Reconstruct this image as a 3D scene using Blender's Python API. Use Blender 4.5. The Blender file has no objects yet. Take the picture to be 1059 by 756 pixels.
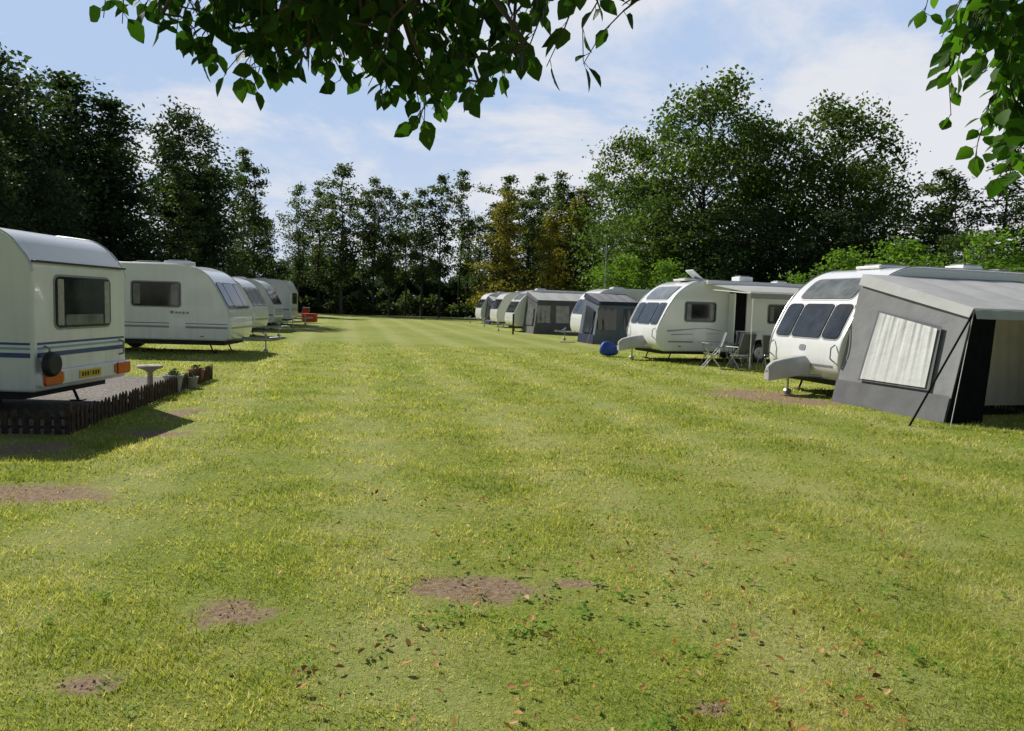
import bpy, bmesh, math, random
import numpy as np
from mathutils import Vector, Matrix
random.seed(7); rng=np.random.default_rng(7)
sc=bpy.context.scene
sc.view_settings.view_transform='Standard'
try: sc.view_settings.look='None'
except Exception: pass
sc.view_settings.exposure=0
COL=sc.collection
rad=math.radians

# ---------------------------------------------------------------- materials
def nn(nt,t,**k):
    n=nt.nodes.new(t)
    for a,b in k.items(): setattr(n,a,b)
    return n
def newmat(name):
    m=bpy.data.materials.new(name); m.use_nodes=True
    nt=m.node_tree; nt.nodes.clear()
    out=nn(nt,'ShaderNodeOutputMaterial')
    return m,nt,out
def pm(name,c,rough=.5,metal=0,var=.12,scale=6,bump=0,bscale=60,spec=.5,grime=0,emit=None,coat=0,trans=0):
    m,nt,out=newmat(name)
    b=nn(nt,'ShaderNodeBsdfPrincipled')
    b.inputs['Roughness'].default_value=rough; b.inputs['Metallic'].default_value=metal
    b.inputs['Specular IOR Level'].default_value=spec
    b.inputs['Coat Weight'].default_value=coat
    tc=nn(nt,'ShaderNodeTexCoord')
    no=nn(nt,'ShaderNodeTexNoise'); no.inputs['Scale'].default_value=scale; no.inputs['Detail'].default_value=6
    nt.links.new(tc.outputs['Object'],no.inputs['Vector'])
    mix=nn(nt,'ShaderNodeMix',data_type='RGBA')
    mr=nn(nt,'ShaderNodeMapRange'); mr.inputs[1].default_value=.3; mr.inputs[2].default_value=.7
    nt.links.new(no.outputs['Fac'],mr.inputs[0]); nt.links.new(mr.outputs[0],mix.inputs['Factor'])
    mix.inputs['A'].default_value=tuple(x*(1-var) for x in c)+(1,)
    mix.inputs['B'].default_value=tuple(min(1,x*(1+var)) for x in c)+(1,)
    last=mix.outputs['Result']
    if grime>0:
        sp=nn(nt,'ShaderNodeSeparateXYZ'); nt.links.new(tc.outputs['Object'],sp.inputs[0])
        mp=nn(nt,'ShaderNodeMapping'); mp.inputs['Scale'].default_value=(9,9,.7)
        nt.links.new(tc.outputs['Object'],mp.inputs[0])
        n2=nn(nt,'ShaderNodeTexNoise'); n2.inputs['Scale'].default_value=1; n2.inputs['Detail'].default_value=8
        nt.links.new(mp.outputs[0],n2.inputs['Vector'])
        r2=nn(nt,'ShaderNodeMapRange'); r2.inputs[1].default_value=1.3; r2.inputs[2].default_value=.3; r2.inputs[3].default_value=.25; r2.inputs[4].default_value=1
        nt.links.new(sp.outputs['Z'],r2.inputs[0])
        r3=nn(nt,'ShaderNodeMapRange'); r3.inputs[1].default_value=.45; r3.inputs[2].default_value=.75
        nt.links.new(n2.outputs['Fac'],r3.inputs[0])
        mu=nn(nt,'ShaderNodeMath',operation='MULTIPLY'); nt.links.new(r2.outputs[0],mu.inputs[0]); nt.links.new(r3.outputs[0],mu.inputs[1])
        mu2=nn(nt,'ShaderNodeMath',operation='MULTIPLY'); nt.links.new(mu.outputs[0],mu2.inputs[0]); mu2.inputs[1].default_value=grime
        mg=nn(nt,'ShaderNodeMix',data_type='RGBA'); nt.links.new(mu2.outputs[0],mg.inputs['Factor']); nt.links.new(last,mg.inputs['A'])
        mg.inputs['B'].default_value=(.22,.2,.15,1); last=mg.outputs['Result']
    nt.links.new(last,b.inputs['Base Color'])
    if bump>0:
        n3=nn(nt,'ShaderNodeTexNoise'); n3.inputs['Scale'].default_value=bscale; n3.inputs['Detail'].default_value=4
        nt.links.new(tc.outputs['Object'],n3.inputs['Vector'])
        bu=nn(nt,'ShaderNodeBump'); bu.inputs['Strength'].default_value=bump; bu.inputs['Distance'].default_value=.02
        nt.links.new(n3.outputs['Fac'],bu.inputs['Height']); nt.links.new(bu.outputs[0],b.inputs['Normal'])
    if trans>0:
        t=nn(nt,'ShaderNodeBsdfTranslucent'); nt.links.new(last,t.inputs['Color'])
        ms=nn(nt,'ShaderNodeMixShader'); ms.inputs[0].default_value=trans
        nt.links.new(b.outputs[0],ms.inputs[1]); nt.links.new(t.outputs[0],ms.inputs[2]); nt.links.new(ms.outputs[0],out.inputs[0])
    else: nt.links.new(b.outputs[0],out.inputs[0])
    return m
def leafmat(name,c1,c2,trans=.35,tcol=None,scale=.35,rough=.55,spec=.2,c3=None,stripe=False):
    m,nt,out=newmat(name)
    geo=nn(nt,'ShaderNodeNewGeometry'); tc=nn(nt,'ShaderNodeTexCoord')
    no=nn(nt,'ShaderNodeTexNoise'); no.inputs['Scale'].default_value=scale; no.inputs['Detail'].default_value=6 if stripe else 2
    if stripe: no.inputs['Roughness'].default_value=.68
    nt.links.new(tc.outputs['Object'],no.inputs['Vector'])
    ad=nn(nt,'ShaderNodeMath',operation='ADD'); nt.links.new(geo.outputs['Random Per Island'],ad.inputs[0]); nt.links.new(no.outputs['Fac'],ad.inputs[1])
    fac=ad.outputs[0]
    if stripe:
        L=nt.links.new
        sp=nn(nt,'ShaderNodeSeparateXYZ'); L(tc.outputs['Object'],sp.inputs[0])
        def mt(op,a,b):
            n=nn(nt,'ShaderNodeMath',operation=op)
            for i,v in enumerate((a,b)):
                if v is None: continue
                if isinstance(v,(int,float)): n.inputs[i].default_value=v
                else: L(v,n.inputs[i])
            return n.outputs[0]
        ac=mt('ADD',mt('ADD',sp.outputs['X'],mt('MULTIPLY',sp.outputs['Y'],.226)),mt('MULTIPLY',no.outputs['Fac'],.6))
        st=mt('MULTIPLY',mt('SINE',mt('MULTIPLY',ac,3.1),None),.10)
        fac=mt('ADD',fac,st)
        fac=mt('ADD',fac,mt('MULTIPLY',mt('SUBTRACT',no.outputs['Fac'],.5),1.5))
    mr=nn(nt,'ShaderNodeMapRange'); mr.inputs[1].default_value=.45; mr.inputs[2].default_value=1.55
    nt.links.new(fac,mr.inputs[0])
    cr=nn(nt,'ShaderNodeValToRGB'); nt.links.new(mr.outputs[0],cr.inputs[0])
    cr.color_ramp.elements[0].color=tuple(c1)+(1,); cr.color_ramp.elements[1].color=tuple(c2)+(1,)
    if c3: 
        cr.color_ramp.elements[1].position=.82
        e=cr.color_ramp.elements.new(1.0); e.color=tuple(c3)+(1,)
    b=nn(nt,'ShaderNodeBsdfPrincipled'); b.inputs['Roughness'].default_value=rough; b.inputs['Specular IOR Level'].default_value=spec
    nt.links.new(cr.outputs[0],b.inputs['Base Color'])
    t=nn(nt,'ShaderNodeBsdfTranslucent')
    mx=nn(nt,'ShaderNodeMix',data_type='RGBA',blend_type='MULTIPLY'); mx.inputs['Factor'].default_value=1
    nt.links.new(cr.outputs[0],mx.inputs['A']); mx.inputs['B'].default_value=(tcol or (1.6,1.8,.7))+(1,)
    nt.links.new(mx.outputs['Result'],t.inputs['Color'])
    ms=nn(nt,'ShaderNodeMixShader'); ms.inputs[0].default_value=trans
    nt.links.new(b.outputs[0],ms.inputs[1]); nt.links.new(t.outputs[0],ms.inputs[2]); nt.links.new(ms.outputs[0],out.inputs[0])
    return m

M={}
M['white']=pm('caravan_white',(.86,.86,.86),.25,var=.02,scale=2,grime=.2,coat=.5)
M['white2']=pm('caravan_cream',(.85,.85,.84),.3,var=.03,scale=2,grime=.25,coat=.3)
M['bright']=pm('gloss_white',(.88,.88,.88),.2,var=.02,scale=2,grime=.1,coat=.6)
M['trim']=pm('aluminium_trim',(.6,.6,.6),.3,metal=.7,var=.1)
M['greyp']=pm('grey_plastic',(.3,.31,.32),.5,var=.1)
M['black']=pm('black_rubber',(.02,.02,.022),.6,var=.2)
M['dark']=pm('dark_underside',(.03,.03,.03),.8,var=.3)
M['blue']=pm('blue_decal',(.02,.06,.25),.3,var=.05)
M['lblue']=pm('light_blue_decal',(.25,.4,.6),.3,var=.05)
M['greyd']=pm('grey_decal',(.28,.3,.34),.3,var=.05)
M['red']=pm('red_lens',(.6,.02,.01),.15,var=.1,coat=.5)
M['orange']=pm('amber_lens',(.7,.2,.02),.15,var=.1)
M['plate']=pm('yellow_plate',(.75,.5,.03),.4,var=.05)
M['glass']=pm('window_acrylic',(.025,.028,.03),.06,var=.6,scale=3,spec=.6)
M['glassl']=pm('window_blind',(.16,.17,.17),.12,var=.35,scale=4,spec=.6)
M['curtain']=pm('curtain',(.4,.38,.34),.8,var=.15,scale=14,spec=.1)
M['steel']=pm('galvanised_steel',(.45,.46,.47),.45,metal=.8,var=.15)
M['awn_dark']=pm('awning_dark_grey',(.115,.118,.128),.85,var=.12,scale=3,bump=.3,bscale=9,spec=.1)
M['awn_mid']=pm('awning_mid_grey',(.27,.27,.28),.85,var=.1,scale=3,bump=.3,bscale=9,spec=.1)
M['awn_low']=pm('awning_lower_grey',(.17,.17,.18),.85,var=.12,scale=3,bump=.3,bscale=9,spec=.1)
M['awn_light']=pm('awning_light_grey',(.62,.62,.61),.8,var=.07,scale=3,bump=.25,bscale=7,spec=.1,grime=.15,trans=.2)
M['awn_blue']=pm('awning_blue_grey',(.15,.17,.21),.85,var=.12,scale=3,bump=.2,bscale=9,spec=.1)
M['awn_navy']=pm('awning_navy',(.04,.05,.09),.85,var=.12,scale=3,spec=.1)
M['awn_beige']=pm('awning_beige',(.66,.60,.46),.85,var=.08,scale=3,bump=.2,bscale=9,spec=.1)
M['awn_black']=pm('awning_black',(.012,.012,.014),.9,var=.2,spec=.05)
M['win_cur']=pm('awning_window_curtain',(.80,.80,.79),.5,var=.08,scale=5,bump=.5,bscale=5,trans=.25)
M['bluep']=pm('blue_fabric',(.02,.07,.38),.6,var=.15)
M['redc']=pm('red_cloth',(.55,.06,.02),.7,var=.2)
M['wood']=pm('weathered_wood',(.075,.05,.036),.85,var=.45,scale=12,bump=.5,bscale=30,spec=.15)
M['bark']=pm('bark',(.07,.055,.042),.9,var=.4,scale=5)
M['barkl']=pm('bark_light',(.13,.11,.09),.9,var=.4,scale=5)
M['stone']=pm('stone',(.35,.32,.27),.85,var=.25,scale=14,bump=.5)
M['clod']=pm('soil_clod',(.26,.18,.12),.9,var=.35,scale=14,spec=.1)
M['terra']=pm('terracotta',(.3,.11,.06),.8,var=.25,scale=10)
M['lf_dark']=leafmat('foliage_dark',(.020,.038,.022),(.062,.098,.038),.3)
M['lf_mid']=leafmat('foliage_mid',(.036,.07,.019),(.115,.17,.042),.42)
M['lf_far']=leafmat('foliage_row',(.045,.07,.032),(.115,.148,.058),.4)
M['lf_bright']=leafmat('foliage_bright',(.07,.14,.02),(.18,.28,.045),.45)
M['lf_yel']=leafmat('foliage_yellow',(.13,.135,.03),(.32,.29,.065),.45,tcol=(1.4,1.4,.6))
M['lf_near']=leafmat('foliage_near',(.016,.042,.010),(.05,.10,.02),.32,tcol=(1.6,2.2,.5),rough=.6,spec=.12,scale=5)
M['lf_near2']=leafmat('foliage_near_bright',(.03,.08,.012),(.09,.18,.03),.45,tcol=(1.6,2.0,.5),rough=.6,spec=.12,scale=5)
M['grass']=leafmat('grass_blades',(.16,.235,.030),(.52,.54,.12),.5,tcol=(1.3,1.28,.8),scale=1.3,rough=.6,spec=.2,c3=(.76,.67,.34),stripe=True)
M['weed']=leafmat('weed_leaves',(.11,.22,.03),(.24,.38,.06),.4,scale=4,spec=.12,rough=.6)
M['dead']=leafmat('dead_leaves',(.24,.10,.03),(.55,.29,.09),.2,tcol=(1.3,1,.5),scale=5,c3=(.65,.48,.24))

# ---------------------------------------------------------------- mesh helpers
def npmesh(name,V,F,mats,mi=None,smooth=False):
    V=np.asarray(V,dtype=np.float32); F=np.asarray(F,dtype=np.int32)
    me=bpy.data.meshes.new(name)
    me.vertices.add(len(V)); me.vertices.foreach_set('co',V.ravel())
    k=F.shape[1]
    me.loops.add(F.size); me.loops.foreach_set('vertex_index',F.ravel())
    me.polygons.add(len(F)); me.polygons.foreach_set('loop_start',np.arange(0,F.size,k,dtype=np.int32))
    for m in mats: me.materials.append(m)
    if mi is not None: me.polygons.foreach_set('material_index',np.asarray(mi,dtype=np.int32))
    me.update(calc_edges=True)
    if smooth: me.polygons.foreach_set('use_smooth',np.ones(len(F),dtype=bool))
    return me
def obj(name,me,parent=None,loc=None,rot=None,scale=None):
    o=bpy.data.objects.new(name,me); COL.objects.link(o)
    if parent: o.parent=parent
    if loc: o.location=loc
    if rot is not None: o.rotation_euler=(0,0,rot)
    if scale: o.scale=scale if hasattr(scale,'__len__') else (scale,)*3
    return o
def empty(name,loc,rot=0):
    o=bpy.data.objects.new(name,None); COL.objects.link(o); o.location=loc; o.rotation_euler=(0,0,rot)
    o.empty_display_size=.2
    return o
class MB:
    def __init__(s): s.V=[];s.F=[];s.I=[];s.m=0
    def add(s,vs,fs):
        b=len(s.V); s.V+= [tuple(v) for v in vs]
        for f in fs: s.F.append([b+i for i in f]); s.I.append(s.m)
        return s
    def box(s,c,d,rz=0,ry=0):
        x,y,z=[a/2 for a in d]
        R=Matrix.Rotation(rz,3,'Z')@Matrix.Rotation(ry,3,'Y')
        vs=[R@Vector((i*x,j*y,k*z))+Vector(c) for i in(-1,1) for j in(-1,1) for k in(-1,1)]
        return s.add(vs,[(0,1,3,2),(4,6,7,5),(0,4,5,1),(2,3,7,6),(0,2,6,4),(1,5,7,3)])
    def tube(s,p0,p1,r0,r1=None,n=8,cap=True):
        r1=r0 if r1 is None else r1
        p0=Vector(p0);p1=Vector(p1);d=(p1-p0).normalized()
        a=d.orthogonal().normalized(); b=d.cross(a)
        vs=[]
        for p,r in((p0,r0),(p1,r1)):
            for i in range(n):
                t=2*math.pi*i/n; vs.append(p+a*(r*math.cos(t))+b*(r*math.sin(t)))
        fs=[(i,(i+1)%n,n+(i+1)%n,n+i) for i in range(n)]
        if cap: fs+=[tuple(range(n))[::-1],tuple(range(n,2*n))]
        return s.add(vs,fs)
    def path(s,ps,r0,r1=None,n=6):
        r1=r0 if r1 is None else r1
        k=len(ps)-1
        for i in range(k): s.tube(ps[i],ps[i+1],r0+(r1-r0)*i/k,r0+(r1-r0)*(i+1)/k,n)
        return s
    def prism(s,pts,y0,y1,axis='y'):
        n=len(pts)
        f={'y':lambda a,b,c:(a,c,b),'x':lambda a,b,c:(c,a,b),'z':lambda a,b,c:(a,b,c)}[axis]
        vs=[f(p[0],p[1],y0) for p in pts]+[f(p[0],p[1],y1) for p in pts]
        fs=[(i,(i+1)%n,n+(i+1)%n,n+i) for i in range(n)]+[tuple(range(n))[::-1],tuple(range(n,2*n))]
        return s.add(vs,fs)
    def lathe(s,c,prof,n=16):
        vs=[];
        for r,z in prof:
            for i in range(n):
                t=2*math.pi*i/n; vs.append((c[0]+r*math.cos(t),c[1]+r*math.sin(t),c[2]+z))
        fs=[]
        for k in range(len(prof)-1):
            for i in range(n): fs.append((k*n+i,k*n+(i+1)%n,(k+1)*n+(i+1)%n,(k+1)*n+i))
        return s.add(vs,fs)
    def build(s,name,mats,parent=None,bevel=0,smooth=False,seg=2):
        me=bpy.data.meshes.new(name); me.from_pydata(s.V,[],s.F)
        if not isinstance(mats,(list,tuple)): mats=[mats]
        for m in mats: me.materials.append(m)
        me.polygons.foreach_set('material_index',s.I)
        bm=bmesh.new(); bm.from_mesh(me); bmesh.ops.recalc_face_normals(bm,faces=bm.faces[:]); bm.to_mesh(me); bm.free()
        o=obj(name,me,parent)
        if bevel>0:
            b=o.modifiers.new('b','BEVEL'); b.width=bevel; b.segments=seg; b.limit_method='ANGLE'; b.angle_limit=rad(40)
        if smooth or bevel>0:
            me.polygons.foreach_set('use_smooth',[True]*len(me.polygons))
            w=o.modifiers.new('w','WEIGHTED_NORMAL'); w.keep_sharp=False
            if bevel<=0: o.modifiers.remove(w)
        return o
def rrect(x0,x1,z0,z1,r,n=5):
    P=[]
    for cx,cz,a in((x1-r,z1-r,0),(x0+r,z1-r,90),(x0+r,z0+r,180),(x1-r,z0+r,270)):
        for i in range(n+1):
            t=rad(a+90*i/n); P.append((cx+r*math.cos(t),cz+r*math.sin(t)))
    return P
def fillet(pts,n=9):
    out=[]; N=len(pts)
    for i in range(N):
        p=Vector(pts[i][:2]); r=pts[i][2]
        if r<=0: out.append(tuple(p)); continue
        a=Vector(pts[i-1][:2])-p; b=Vector(pts[(i+1)%N][:2])-p
        ra=min(r,a.length*.48); rb=min(r,b.length*.48)
        A=p+a.normalized()*ra; B=p+b.normalized()*rb
        for k in range(n+1):
            t=k/n; q=A*(1-t)**2+p*2*t*(1-t)+B*t*t; out.append(tuple(q))
    return out

# ---------------------------------------------------------------- caravan
def profile(kind,L,H):
    if kind=='box':
        P=[(0,.36,.06),(0.0,2.0,.12),(-.34,H-.07,.25),(-1.0,H,.2),(-L+.8,H,.3),(-L+.1,H-.35,.3),(-L,1.2,.3),(-L+.12,.36,.08)]
    elif kind=='mid':
        P=[(-.12,.38,.1),(0,.72,.18),(-.05,1.22,.18),(-.62,H-.22,.35),(-1.3,H,.3),(-L+.7,H,.3),(-L+.08,H-.35,.3),(-L,1.2,.3),(-L+.12,.38,.08)]
    else:
        P=[(-.2,.34,.12),(.02,.62,.25),(-.04,1.14,.22),(-.52,2.08,.5),(-1.3,H,.5),(-L+.6,H-.04,.3),(-L+.05,H-.4,.35),(-L,1.2,.3),(-L+.12,.34,.08)]
    return fillet(P)
def strip(prof,z0,z1,y0,y1,off,r=.06,nrow=16):
    pl=[Vector(p) for p in prof]
    path=[]; on=False
    for i in range(len(pl)-1):
        a,b=pl[i],pl[i+1]
        if not on and a.y<=z0<=b.y and b.y>a.y:
            path.append(a.lerp(b,(z0-a.y)/(b.y-a.y))); on=True
        if on:
            if b.y>=z1 and b.y>a.y:
                path.append(a.lerp(b,(z1-a.y)/(b.y-a.y))); break
            path.append(b)
    cum=[0]
    for i in range(1,len(path)): cum.append(cum[-1]+(path[i]-path[i-1]).length)
    S=cum[-1]
    ss=sorted(set([0,.15*r,.4*r,.7*r,r]+[S-x for x in(0,.15*r,.4*r,.7*r,r)]+[r+(S-2*r)*k/nrow for k in range(nrow+1)]))
    def at(s):
        for i in range(1,len(path)):
            if s<=cum[i]+1e-9:
                t=(s-cum[i-1])/max(1e-9,cum[i]-cum[i-1]); return path[i-1].lerp(path[i],t)
        return path[-1]
    V=[];F=[]
    for s in ss:
        p=at(s); q=(at(min(S,s+.04))-at(max(0,s-.04))).normalized(); nrm=Vector((q.y,-q.x))
        e=min(s,S-s); dy=0 if e>=r else r-math.sqrt(max(0,r*r-(r-e)**2))
        for o_ in(off,-.01):
            pp=p+nrm*o_
            V.append((pp.x,y0+dy,pp.y)); V.append((pp.x,y1-dy,pp.y))
    n=len(ss)
    for i in range(n-1):
        a=i*4;b=a+4
        F+= [(a,a+1,b+1,b),(a,b,b+2,a+2),(a+1,a+3,b+3,b+1)]
    F+=[(0,2,3,1),((n-1)*4,(n-1)*4+1,(n-1)*4+3,(n-1)*4+2)]
    return V,F
def caravan(loc,heading,kind='mid',L=6.2,H=2.5,W=2.2,hitch='front',body='white',stripes=(),frontwin=None,sidewins=(),door=None,roof=(),cover=False):
    root=empty('caravan',(loc[0],loc[1],0),rad(heading))
    P=profile(kind,L,H); h=W/2
    b=MB().prism(P,-h,h); b.build('body',M[body],root,bevel=.055,seg=3)
    t=MB()
    for s in(-1,1):
        q=[(p[0],s*(h-.012),p[1]) for p in P if p[1]>.9]
        c=[Vector(p) for p in q]
        for i in range(len(c)-1):
            if (c[i+1]-c[i]).length>1e-4 : t.tube(c[i]+Vector((0,s*.01,.004)),c[i+1]+Vector((0,s*.01,.004)),.011,n=5,cap=False)
    t.build('awning_rail',M['trim'],root)
    d=MB(); d.box((-L/2,0,.31),(L-.5,W-.28,.12)); d.box((-L/2,0,.22),(.06,W-.4,.06))
    for x in(-.7,-L+.6):
        for y in(-.8,.8): d.tube((x,y,.3),(x+.12,y,.02),.022); d.box((x+.12,y,.012),(.16,.16,.02))
    d.build('chassis',M['dark'],root)
    wx=-L*.53; a=MB(); w=MB(); hc=MB()
    for s in(-1,1):
        arc=[(wx+.43*math.cos(rad(k)),.36+.40*math.sin(rad(k))) for k in range(0,181,12)]
        a.prism(arc,s*(h-.02),s*(h+.006))
        w.tube((wx,s*(h-.2),.32),(wx,s*(h+.012),.32),.315,n=28)
        hc.tube((wx,s*(h+.012),.32),(wx,s*(h+.026),.32),.2,.15,n=20)
        hc.tube((wx,s*(h+.026),.32),(wx,s*(h+.045),.32),.05,.04,n=12)
    a.build('wheel_arches',M['awn_black'],root); w.build('wheels',M['black'],root,bevel=.03); hc.build('hubcaps',M['steel'],root)
    f=MB(); g=MB(); cu=MB()
    for (x0,x1,z0,z1) in sidewins:
        for s in(-1,1):
            f.prism(rrect(x0-.035,x1+.035,z0-.035,z1+.035,.09),s*(h-.01),s*(h+.008))
            g.prism(rrect(x0,x1,z0,z1,.07),s*(h),s*(h+.026))
            for (a0,a1) in((x0+.05,x0+.05+.14*(x1-x0)),(x1-.05-.14*(x1-x0),x1-.05)):
                cu.prism(rrect(a0,a1,z0+.05,z1-.05,.02),s*(h+.02),s*(h+.028))
    if sidewins:
        f.build('side_window_frames',M['greyp'],root); g.build('side_windows',M['glass'],root,bevel=.008); cu.build('side_curtains',M['glassl'],root)
    if door:
        x0,x1,s,op=door
        dd=MB(); dd.prism(rrect(x0,x1,.5,2.3,.08),s*h,s*(h+.012)); dd.build('door_frame',M['greyp'],root)
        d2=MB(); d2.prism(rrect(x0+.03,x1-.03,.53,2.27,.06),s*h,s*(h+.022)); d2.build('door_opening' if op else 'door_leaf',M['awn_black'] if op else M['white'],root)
        if op:
            d3=MB(); d3.prism(rrect(0,x1-x0,.53,2.2,.06),-.02,.02); o=d3.build('door_leaf',M['white'],root,bevel=.01); o.location=(x1,s*(h+.03),0); o.rotation_euler=(0,0,s*rad(75))
        d4=MB(); d4.box(((x0+x1)/2,s*(h+.2),.2),(.55,.35,.05)); d4.box(((x0+x1)/2-.24,s*(h+.2),.1),(.03,.3,.2)); d4.box(((x0+x1)/2+.24,s*(h+.2),.1),(.03,.3,.2)); d4.build('door_step',M['greyp'],root,bevel=.01)
    if frontwin:
        for j,(z0,z1,y0,y1,mt,rr) in enumerate(frontwin):
            V,F=strip(P,z0-.03,z1+.03,y0-.03,y1+.03,.009,rr+.02)
            MB().add(V,F).build('end_window_frame',M['greyp'],root)
            V,F=strip(P,z0,z1,y0,y1,.024,rr)
            MB().add(V,F).build('end_window',M[mt],root,smooth=False)
    for (z0,z1,mt,wf,x0,x1) in stripes:
        st=MB()
        for s in(-1,1): st.prism([(x0,z0),(x1,z0),(x1,z1),(x0,z1)],s*(h-.01),s*(h+.004))
        st.build('side_stripe',M[mt],root)
        if wf:
            V,F=strip(P,z0,z1,-h+.06,h-.06,.004,.004,8); MB().add(V,F).build('end_stripe',M[mt],root)
    rf=MB()
    for (x,y,sx,sy,sz,mt) in roof:
        rf.box((x,y,H+sz/2-.02),(sx,sy,sz)); 
    if roof: rf.build('rooflights',M['bright'],root,bevel=.03)
    rg=MB()
    for (x,y,sx,sy,sz,mt) in roof:
        rg.box((x,y,H+sz-.005),(sx*.7,sy*.7,.03))
    if roof: rg.build('rooflight_domes',M['greyp'],root,bevel=.01)
    sg=1 if hitch=='front' else -1; hx=0 if hitch=='front' else -L
    af=MB(); e=hx+sg*(.52 if cover else .85)
    for y in(-.62,.62): af.tube((hx-sg*.4,y,.40),(e,0,.42),.035,.03,n=6)
    af.tube((e-sg*.15,0,.42),(e+sg*.18,0,.46),.045,.035,n=8); af.tube((e+sg*.18,0,.46),(e+sg*.26,0,.44),.05,.05,n=10)
    af.tube((e-sg*.2,.07,.05),(e-sg*.2,.07,.62),.022); af.tube((e-sg*.2,.03,.06),(e-sg*.2,.11,.06),.07,n=14)
    af.tube((e-sg*.1,0,.48),(e-sg*.3,0,.6),.015)
    af.build('a_frame_hitch',M['steel'],root)
    if cover:
        V=[]
        for x,w_,zb,zt in [(.0,.34,.42,.80),(.22,.29,.40,.77),(.45,.19,.34,.72),(.66,.12,.29,.66),(.78,.09,.27,.56)]:
            V+=[(x,-w_,zb),(x,w_,zb),(x,w_*.95,zb+(zt-zb)*.6),(x,w_*.45,zt),(x,-w_*.45,zt),(x,-w_*.95,zb+(zt-zb)*.6)]
        F=[]
        for i in range(4):
            for k in range(6): F.append((i*6+k,i*6+(k+1)%6,i*6+6+(k+1)%6,i*6+6+k))
        F.append(tuple(range(6))); F.append(tuple(range(24,30)))
        MB().add(V,F).build('hitch_cover',M['awn_light'],root,bevel=.025)
        g2=MB()
        for y in (-.98,.98): g2.path([(-.02,y,1.06),(.07,y,1.0),(.08,y,.8),(.0,y,.74)],.014)
        g2.build('grab_handles',M['greyp'],root)
    lt=MB()
    for s in(-1,1):
        for x in(-.8,-L*.5-.7,-L+.5): lt.box((x,s*(h+.008),.5),(.1,.02,.035))
    lt.build('marker_lights',M['orange'],root)
    ht=MB()
    for s in(-1,1):
        ht.prism(rrect(-1.7,-1.25,.62,.98,.03),s*(h-.01),s*(h+.007)); ht.prism(rrect(-L+1.,-L+1.45,.6,.9,.03),s*(h-.01),s*(h+.007))
    ht.build('service_hatches',M['white2' if body=='white2' else 'bright'],root)
    return root,P
def rear_kit(root,W=2.2,x=0):
    h=W/2
    b=MB(); b.prism(rrect(-h+.02,h-.02,.42,.62,.05),x-.02,x+.07,axis='x'); b.build('rear_bumper_panel',M['white2'],root,bevel=.02)
    r=MB()
    for s in(-1,1):
        r.prism(rrect(min(s*.68,s*1.04),max(s*.68,s*1.04),.44,.61,.03),x+.06,x+.105,axis='x')
    r.build('rear_lamps',M['red'],root,bevel=.01)
    r=MB()
    for s in(-1,1): r.prism(rrect(min(s*.63,s*.67),max(s*.63,s*.67),.46,.59,.015),x+.06,x+.09,axis='x')
    r.build('indicator_lamps',M['orange'],root,bevel=.005)
    p=MB(); p.box((x+.077,0,.52),(.012,.52,.11)); p.build('number_plate',M['plate'],root)
    q=MB()
    for k in range(7): q.box((x+.085,-.2+k*.064,.52),(.004,.034 if k!=3 else .004,.06))
    q.build('plate_letters',M['black'],root)
    g=MB()
    for s in(-1,1): g.path([(x,s*.9,.72),(x+.07,s*.9,.74),(x+.07,s*.9,.92),(x,s*.9,.94)],.014)
    g.build('grab_handles',M['greyp'],root)

three=lambda z0,z1,mt='glass':[(z0,z1,-.99,-.5,mt,.1),(z0,z1,-.45,.45,mt,.08),(z0,z1,.5,.99,mt,.1)]
# --- left row
c1,P1=caravan((-6.0,10.35),0,'box',L=6.4,H=2.48,hitch='back',body='white2',
   stripes=[(.80,.86,'blue',1,-6.2,-.05),(.90,.93,'lblue',1,-6.2,-.05),(.96,.99,'blue',1,-6.2,-.05)],
   frontwin=[(1.17,1.84,-.66,.64,'glass',.08)],sidewins=[(-1.9,-.9,1.25,1.9),(-3.6,-2.7,1.35,1.9),(-5.8,-4.8,1.25,1.9)],
   roof=[(-2.2,0,.5,.5,.12,0),(-4.4,.2,.4,.4,.1,0)])
rear_kit(c1)
MB().prism(rrect(-1.08,1.08,2.005,2.03,.01),-.04,.03,axis='x').build('roofline_trim',M['black'],c1)
m=MB()
for s in(-1,1):
    V,F=strip(P1,1.2,1.81,*( (-.63,-.50) if s<0 else (.48,.61)),.027,.02)
    m.add(V,F)
m.build('curtains',M['curtain'],c1)
V,F=strip(P1,1.2,1.34,-.46,.44,.026,.03); MB().add(V,F).build('seat_backs',M['glassl'],c1)
s_=MB(); s_.tube((.10,-.98,.72),(.2,-.98,.72),.17,.15,n=22); s_.build('mirror_cover',M['black'],c1,bevel=.03)

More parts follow.
